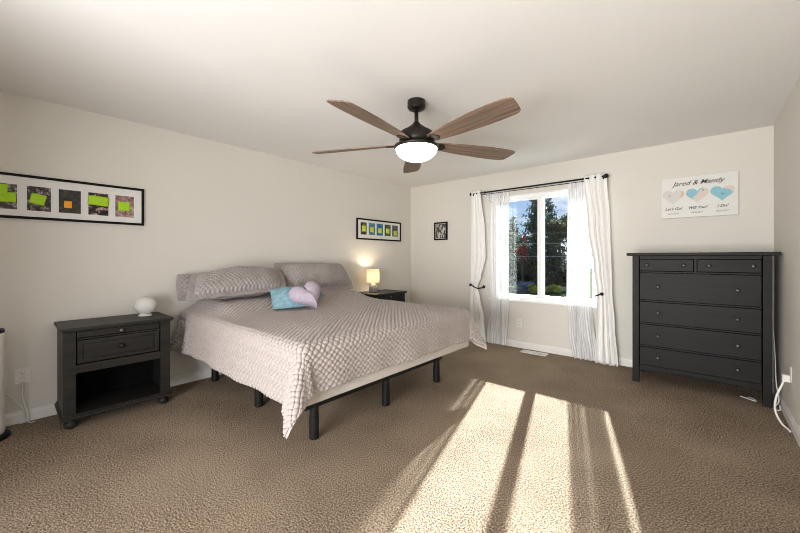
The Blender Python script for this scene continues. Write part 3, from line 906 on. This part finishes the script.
def interp(tab, z):
    tab = sorted(tab)
    if z <= tab[0][0]: return tab[0][1]
    for (a, va), (b_, vb) in zip(tab, tab[1:]):
        if z <= b_:
            k = (z - a) / (b_ - a)
            k = k * k * (3 - 2 * k)
            return va + (vb - va) * k
    return tab[-1][1]
def curtain(name, x0t, x1t, z0, z1, y0, ampt, folds, mat, label, cat, group, seed, thick=0.0015, nu=140, nv=70, hem=0.0, wfold=0.35):
    b = MB()
    def fn(a, c):
        z = z0 + (z1 - z0) * c
        xa, xb = interp(x0t, z), interp(x1t, z)
        amp = interp(ampt, z)
        u = a + 0.025 * math.sin(a * 9 + seed) * math.sin(PI * a)
        ph = 2 * PI * folds * u + seed + wfold * math.sin(z * 2.1 + a * 5 + seed)
        x = xa + (xb - xa) * a + 0.004 * math.sin(ph * 2)
        s_ = math.sin(ph)
        y = y0 - amp * (0.75 * s_ + 0.25 * math.sin(ph * 2.3 + z * 1.3 + seed)) - 0.2 * amp * noise.noise((a * 8, z * 2.5, seed))
        zz = z
        if hem: zz = z + hem * math.sin(ph * 0.5 + 1) * (1 - c) ** 6
        return Vector((x, y, zz))
    b.grid(nu, nv, fn)
    xm = (interp(x0t, z0) + interp(x1t, z0)) / 2
    o = b.build(name, mat, smooth=True, origin=(xm, y0, z0), fixn=False)
    if thick:
        sm = o.modifiers.new('solid', 'SOLIDIFY'); sm.thickness = thick; sm.offset = 0
    return tag(o, label, cat, group)
GS = 'sheer curtain panels'
GD = 'white drapes'
curtain('sheer_curtain', [(0, 1.47), (0.6, 1.52), (2.0, 1.53), (2.15, 1.42)], [(0, 1.765), (0.6, 1.80), (2.15, 1.80)], 0.012, ZR - 0.006, -0.050,
        [(0, 0.016), (1.0, 0.014), (2.16, 0.010)], 11, 'sheer', 'sheer white voile panel beside the drape nearest the bed', 'curtain', GS, 1.0, thick=0, hem=0.012)
curtain('sheer_curtain', [(0, 2.62), (0.3, 2.575), (0.75, 2.552), (2.15, 2.565)], [(0, 2.90), (0.6, 2.84), (0.75, 2.815), (2.15, 2.815)], 0.006, ZR - 0.006, -0.050,
        [(0, 0.020), (1.0, 0.016), (2.16, 0.010)], 10, 'sheer', 'sheer white voile panel beside the drape nearest the dresser', 'curtain', GS, 2.3, thick=0, hem=0.012)
dl = curtain('drape', [(0, 1.225), (0.8, 1.245), (2.2, 1.258)], [(0, 1.475), (0.35, 1.45), (0.66, 1.385), (0.80, 1.345), (0.95, 1.40), (1.25, 1.470), (1.6, 1.455), (2.2, 1.392)], 0.012, ZR + 0.042, -0.118,
        [(0, 0.034), (0.55, 0.026), (0.82, 0.020), (1.2, 0.026), (2.2, 0.024)], 2.6, 'drape', 'white opaque drape held back nearest the bed', 'curtain', GD, 0.4, thick=0.003)
dr_ = curtain('drape', [(0, 2.885), (0.6, 2.90), (0.80, 2.905), (1.1, 2.870), (1.6, 2.810), (2.2, 2.765)], [(0, 3.105), (0.5, 3.07), (0.85, 3.045), (1.6, 3.025), (2.2, 2.990)], 0.006, ZR + 0.036, -0.118,
        [(0, 0.036), (0.55, 0.028), (0.82, 0.020), (1.2, 0.026), (2.2, 0.024)], 2.8, 'drape', 'white opaque drape held back nearest the dresser', 'curtain', GD, 2.0, thick=0.003)

def holdback(label, pts, knob):
    t = thing('curtain_holdback', label, 'holdback', pts[0], 0, 'black curtain holdbacks')
    o = Vector(pts[0])
    MB().tube([Vector(p) - o for p in pts], 0.008, 10).build('arm', 'black_metal', t, smooth=True)
    MB().lathe([(0.019 * math.cos(a), 0.019 * math.sin(a)) for a in [R(-90 + 15 * i) for i in range(13)]], tuple(Vector(knob) - o), 18, close=False).build('knob', 'black_metal', t, smooth=True)
    MB().lathe([(0.024, 0), (0.022, 0.006), (0.0, 0.008)], seg=20, mat=Matrix.Rotation(R(90), 4, 'X')).build('wall_plate', 'black_metal', t)
    return t
holdback('black holdback hook around the drape nearest the bed', [(1.395, -0.001, 0.80), (1.395, -0.08, 0.79), (1.385, -0.150, 0.785), (1.345, -0.168, 0.800), (1.275, -0.172, 0.832)], (1.270, -0.172, 0.835))
holdback('black holdback hook around the drape nearest the dresser', [(2.898, -0.001, 0.792), (2.892, -0.08, 0.788), (2.885, -0.152, 0.785), (2.915, -0.162, 0.800), (2.95, -0.165, 0.812)], (2.953, -0.165, 0.814))

# ------------------------------------------------------------------ outlets, register, cords
def outlet(label, loc, rz, holes=True, w=0.075, h=0.115):
    """local: -y faces the room"""
    t = thing('wall_outlet', label, 'outlet', loc, rz, 'white wall plates')
    MB().box(-w / 2, w / 2, -0.007, -0.0005, -h / 2, h / 2).build('cover_plate', 'plastic', t, bevel=0.003)
    if holes:
        for z in (-0.022, 0.022):
            r = MB().prism([(0.017 * math.cos(a) * 1.0, 0.015 * math.sin(a) + z) for a in [2 * PI * i / 20 for i in range(20)]], 'y', -0.0085, -0.007).build('receptacle', 'plastic', t)
            b = MB()
            b.box(-0.008, -0.006, -0.0092, -0.0084, z - 0.003, z + 0.007).box(0.006, 0.008, -0.0092, -0.0084, z - 0.003, z + 0.007).box(-0.0025, 0.0025, -0.0092, -0.0084, z - 0.011, z - 0.006)
            b.build('slots', 'slot', r)
    return t
outlet('white outlet plate on the window wall below the sill', (1.925, 0, 0.335), 0)
outlet('square outlet plate with a plug in it, on the wall by the nightstand', (0, -4.557, 0.345), R(90), w=0.085, h=0.115)
outlet('blank white wall plate beside the plugged square outlet', (0, -4.672, 0.345), R(90), holes=False)
outlet('white outlet plate with a charger on the wall past the dresser', (RW, -0.845, 0.375), R(-90))

def cord(label, pts, r=0.004, mat='plastic', name='power_cord', plug=None):
    o = Vector(pts[0])
    t = thing(name, label, 'cord', pts[0])
    MB().tube([Vector(p) - o for p in pts], r, 8, smooth=6).build('cable', mat, t, smooth=True)
    if plug:
        x0, x1, y0, y1, z0, z1 = plug
        MB().box(x0 - o.x, x1 - o.x, y0 - o.y, y1 - o.y, z0 - o.z, z1 - o.z).build('plug', mat, t, bevel=0.004)
    return t
cord('thick white cord hanging from the square outlet by the nightstand', [(0.030, -4.560, 0.318), (0.034, -4.560, 0.27), (0.030, -4.558, 0.20), (0.026, -4.540, 0.10), (0.030, -4.530, 0.04), (0.032, -4.545, 0.008), (0.036, -4.575, 0.007)], 0.006,
     plug=(0.0095, 0.040, -4.574, -4.546, 0.308, 0.340))
cord('thin white cord sagging along the wall toward the white tower appliance', [(0.012, -4.662, 0.262), (0.02, -4.64, 0.240), (0.024, -4.60, 0.185), (0.034, -4.560, 0.115), (0.040, -4.545, 0.05), (0.055, -4.53, 0.006), (0.075, -4.50, 0.005)], 0.004)
cord('white charger cord curving down from the outlet past the dresser', [(RW - 0.038, -0.875, 0.335), (RW - 0.048, -0.885, 0.30), (RW - 0.080, -0.90, 0.20), (RW - 0.085, -0.90, 0.10), (RW - 0.060, -0.93, 0.03), (RW - 0.03, -0.98, 0.007), (RW - 0.025, -1.01, 0.006)], 0.007,
     plug=(RW - 0.050, RW - 0.0095, -0.900, -0.855, 0.320, 0.372))
cord('grey white cord dangling behind the dresser leg near the wall', [(4.275, -0.30, 0.62), (4.280, -0.36, 0.40), (4.276, -0.46, 0.20), (4.284, -0.53, 0.08), (4.270, -0.50, 0.02), (4.255, -0.55, 0.006), (4.285, -0.565, 0.008), (4.289, -0.53, 0.035)], 0.004)
cord('short bent piece of white cord lying under the dresser', [(4.07, -0.37, 0.007), (4.11, -0.40, 0.007), (4.155, -0.435, 0.007), (4.16, -0.40, 0.007), (4.12, -0.35, 0.007)], 0.0045)

t = thing('floor_register', 'white metal floor vent set in the carpet under the window', 'vent', (2.185, -0.155, 0))
b = MB()
b.box(-0.16, 0.16, -0.068, -0.052, 0.0, 0.008).box(-0.16, 0.16, 0.052, 0.068, 0.0, 0.008).box(-0.16, -0.144, -0.052, 0.052, 0, 0.008).box(0.144, 0.16, -0.052, 0.052, 0, 0.008)
b.build('rim', 'plastic', t, bevel=0.002)
b = MB()
for i in range(13): b.box(-0.132 + i * 0.022 - 0.006, -0.132 + i * 0.022 + 0.006, -0.052, 0.052, 0.002, 0.006)
b.box(-0.144, 0.144, -0.004, 0.004, 0.002, 0.007)
b.build('louvres', 'plastic', t)
MB().box(-0.144, 0.144, -0.052, 0.052, 0.0002, 0.0012).build('duct', 'slot', t)

# white tower appliance cropped by the picture edge
t = thing('tower_heater', 'white upright tower appliance with a black foot, half out of view', 'heater', (0.20, -4.752, 0))
MB().lathe([(0.0, 0), (0.135, 0), (0.138, 0.006), (0.130, 0.022), (0.10, 0.030), (0, 0.030)], seg=40, close=False).build('base', 'black_metal', t, smooth=False)
MB().lathe([(0.0, 0.030), (0.105, 0.030), (0.108, 0.05), (0.108, 0.705), (0.104, 0.715), (0, 0.715)], seg=40, close=False).build('body', 'plastic', t, smooth=False, bevel=0.002)
MB().lathe([(0.0, 0.715), (0.106, 0.715), (0.108, 0.722), (0.104, 0.738), (0.0, 0.742)], seg=40, close=False).build('cap', 'black_metal', t)

# ------------------------------------------------------------------ outside the window
GZ = -1.5
struct('ground', MB().box(-60, 40, 0.6, 90, GZ - 0.2, GZ), 'grass')
FWD = Vector((-math.sin(R(41.2276)), math.cos(R(41.2276)), 0)); RGT = Vector((math.cos(R(41.2276)), math.sin(R(41.2276)), 0))
def spot(px, d):
    """ground position seen at about column px, d metres along the view"""
    p = Vector((3.832, -4.652, 0)) + d * (FWD + RGT * (px - 400) / 347.43)
    return p.x, p.y
def leaf_quad(bm, c, sz, rnd, droop=0.0):
    a = Vector((rnd.uniform(-1, 1), rnd.uniform(-1, 1), rnd.uniform(-1, 1) - droop)).normalized()
    b_ = a.cross(Vector((rnd.uniform(-1, 1), rnd.uniform(-1, 1), rnd.uniform(-1, 1)))).normalized()
    v = [bm.verts.new(c + sz * (i * a * 0.5 + j * b_ * 0.28)) for i, j in ((-1, -0.5), (0, -1), (1, 0), (0, 1))]
    bm.faces.new(v)
def conifer(px, d, h, r, mat, label, seed, n=5200, base=0.04):
    rnd = random.Random(seed)
    x, y = spot(px, d)
    t = thing('conifer_tree', label, 'tree', (x, y, GZ), 0, 'trees beyond the window')
    MB().cyl((0, 0, 0), (0, 0, h * 0.95), 0.16, 0.03, 10).build('trunk', 'bark', t)
    b = MB()
    branches = []
    k = 150
    for i in range(k):
        f = (i + rnd.random()) / k
        z = h * (base + (1 - base) * f)
        L_ = r * (1 - f) ** 0.85 * rnd.uniform(0.72, 1.12) + 0.06
        branches.append((z, L_, rnd.uniform(0, 2 * PI)))
    tot = sum(L_ for _, L_, _ in branches)
    for z, L_, a in branches:
        for _ in range(max(6, int(n * L_ / tot))):
            s = rnd.random() ** 0.7 * L_
            sp_ = 0.14 * (1 + s)
            c = Vector((math.cos(a) * s + rnd.gauss(0, sp_), math.sin(a) * s + rnd.gauss(0, sp_), z - 0.16 * s + rnd.gauss(0, 0.09)))
            leaf_quad(b.bm, c, rnd.uniform(0.20, 0.42), rnd, 0.5)
    b.build('foliage', mat, t, fixn=False)
def broadleaf(px, d, h, r, mat, label, seed, n=2600, name='broadleaf_tree', cat='tree', trunk=True, squash=1.0, group='trees beyond the window', leaf=0.3):
    rnd = random.Random(seed)
    x, y = spot(px, d)
    t = thing(name, label, cat, (x, y, GZ), 0, group)
    if trunk: MB().cyl((0, 0, 0), (0, 0, h - r * squash), 0.11, 0.06, 10).build('trunk', 'bark', t)
    else: MB().cyl((0, 0, 0), (0, 0, h * 0.6), 0.05, 0.02, 8).build('stem', 'bark', t)
    b = MB()
    cz = h - r * squash
    lob = [(Vector((rnd.gauss(0, .42), rnd.gauss(0, .42), rnd.gauss(0, .40))) * r, r * rnd.uniform(0.35, 0.6)) for _ in range(14)]
    for i in range(n):
        c, rr = lob[i % len(lob)]
        v = Vector((rnd.gauss(0, 1), rnd.gauss(0, 1), rnd.gauss(0, 1))).normalized() * rr * rnd.random() ** 0.4
        p = c + v
        p.z = max(0.05, cz + p.z * squash)
        leaf_quad(b.bm, p, leaf * rnd.uniform(0.6, 1.2), rnd)
    b.build('foliage', mat, t, fixn=False)
conifer(536, 33, 9.6, 2.3, 'spruce', 'tall dark spruce behind the middle bar of the window', 3)
conifer(549, 40.5, 10.0, 2.5, 'spruce', 'dark blue green spruce just past the middle window bar', 4)
conifer(513, 47, 8.3, 1.9, 'fir', 'shorter fir in the window pane nearest the bed', 5)
broadleaf(560, 33.5, 6.6, 1.35, 'olive', 'olive green tree in the window pane nearest the dresser', 6)
broadleaf(568, 47, 9.2, 1.9, 'fir', 'dark leafy tree beside the sheer panel nearest the dresser', 7, n=2200)
broadleaf(522.5, 29, 4.0, 0.36, 'redleaf', 'slim tree with red leaves outside the window', 8, n=700, squash=2.0, leaf=0.2)
broadleaf(507, 39, 6.0, 1.6, 'olive', 'low olive tree at the window edge by the bedside sheer panel', 9, n=2000)
GH = 'dark hedge bushes outside the window'
for i, (px, d, h, r, l) in enumerate(((512, 31.2, 2.7, 1.5, 'dark hedge bush below the short fir'), (528, 31, 2.9, 1.5, 'dark hedge bush below the red leaved tree'),
                                     (545, 30, 2.9, 1.5, 'dark hedge bush below the tall spruce'), (563, 30.5, 2.5, 1.5, 'dark hedge bush below the olive tree by the dresser side'))):
    broadleaf(px, d, h, r, 'hedge', l, 20 + i, n=2000, name='hedge_bush', cat='bush', trunk=False, squash=0.9, group=GH)
GY = 'low shrubs along the garden edge'
broadleaf(534, 26.6, 0.6, 0.42, 'lime', 'yellow green shrub at the foot of the bedside window pane', 31, n=700, name='garden_shrub', cat='shrub', trunk=False, squash=0.7, group=GY, leaf=0.2)
broadleaf(553, 26.6, 0.65, 0.5, 'lime', 'yellow green shrub at the foot of the dresser side window pane', 32, n=800, name='garden_shrub', cat='shrub', trunk=False, squash=0.6, group=GY, leaf=0.2)
broadleaf(527, 27.6, 1.0, 0.75, 'blueleaf', 'blue grey shrub behind the yellow green one in the window', 33, n=800, name='garden_shrub', cat='shrub', trunk=False, squash=0.6, group=GY, leaf=0.2)
a = Vector((*spot(500, 28.5), 0)); c = Vector((*spot(590, 28.5), 0))
ux = (c - a).normalized(); uy = Vector((-ux.y, ux.x, 0))
b = MB().box(0, (c - a).length, 0, 0.25, 0, 0.35)
o = b.build('garden_wall', 'stone', bevel=0.02)
o.location = (a.x, a.y, GZ); o.rotation_euler = (0, 0, math.atan2(ux.y, ux.x))
tag(o, 'low pale stone garden wall behind the shrubs outside', 'garden wall')
for py, nm in ((232.5, 'highest'), (243.0, 'middle'), (256.0, 'lowest')):
    z = 1.225 + (258 - py) / 347.43 * 24
    a = Vector((*spot(400, 24), z + 0.25)); c = Vector((*spot(680, 24), z + 0.25)); mid = (a + c) / 2 - Vector((0, 0, 0.30))
    o = MB().tube([a, (a + mid) / 2 - Vector((0, 0, .03)), mid, (c + mid) / 2 - Vector((0, 0, .03)), c], 0.012, 6, smooth=8).build('street_wire', 'wire', smooth=True, origin=tuple(mid))
    tag(o, '%s of the three thin utility wires crossing outside the window' % nm, 'wire', 'utility wires outside')
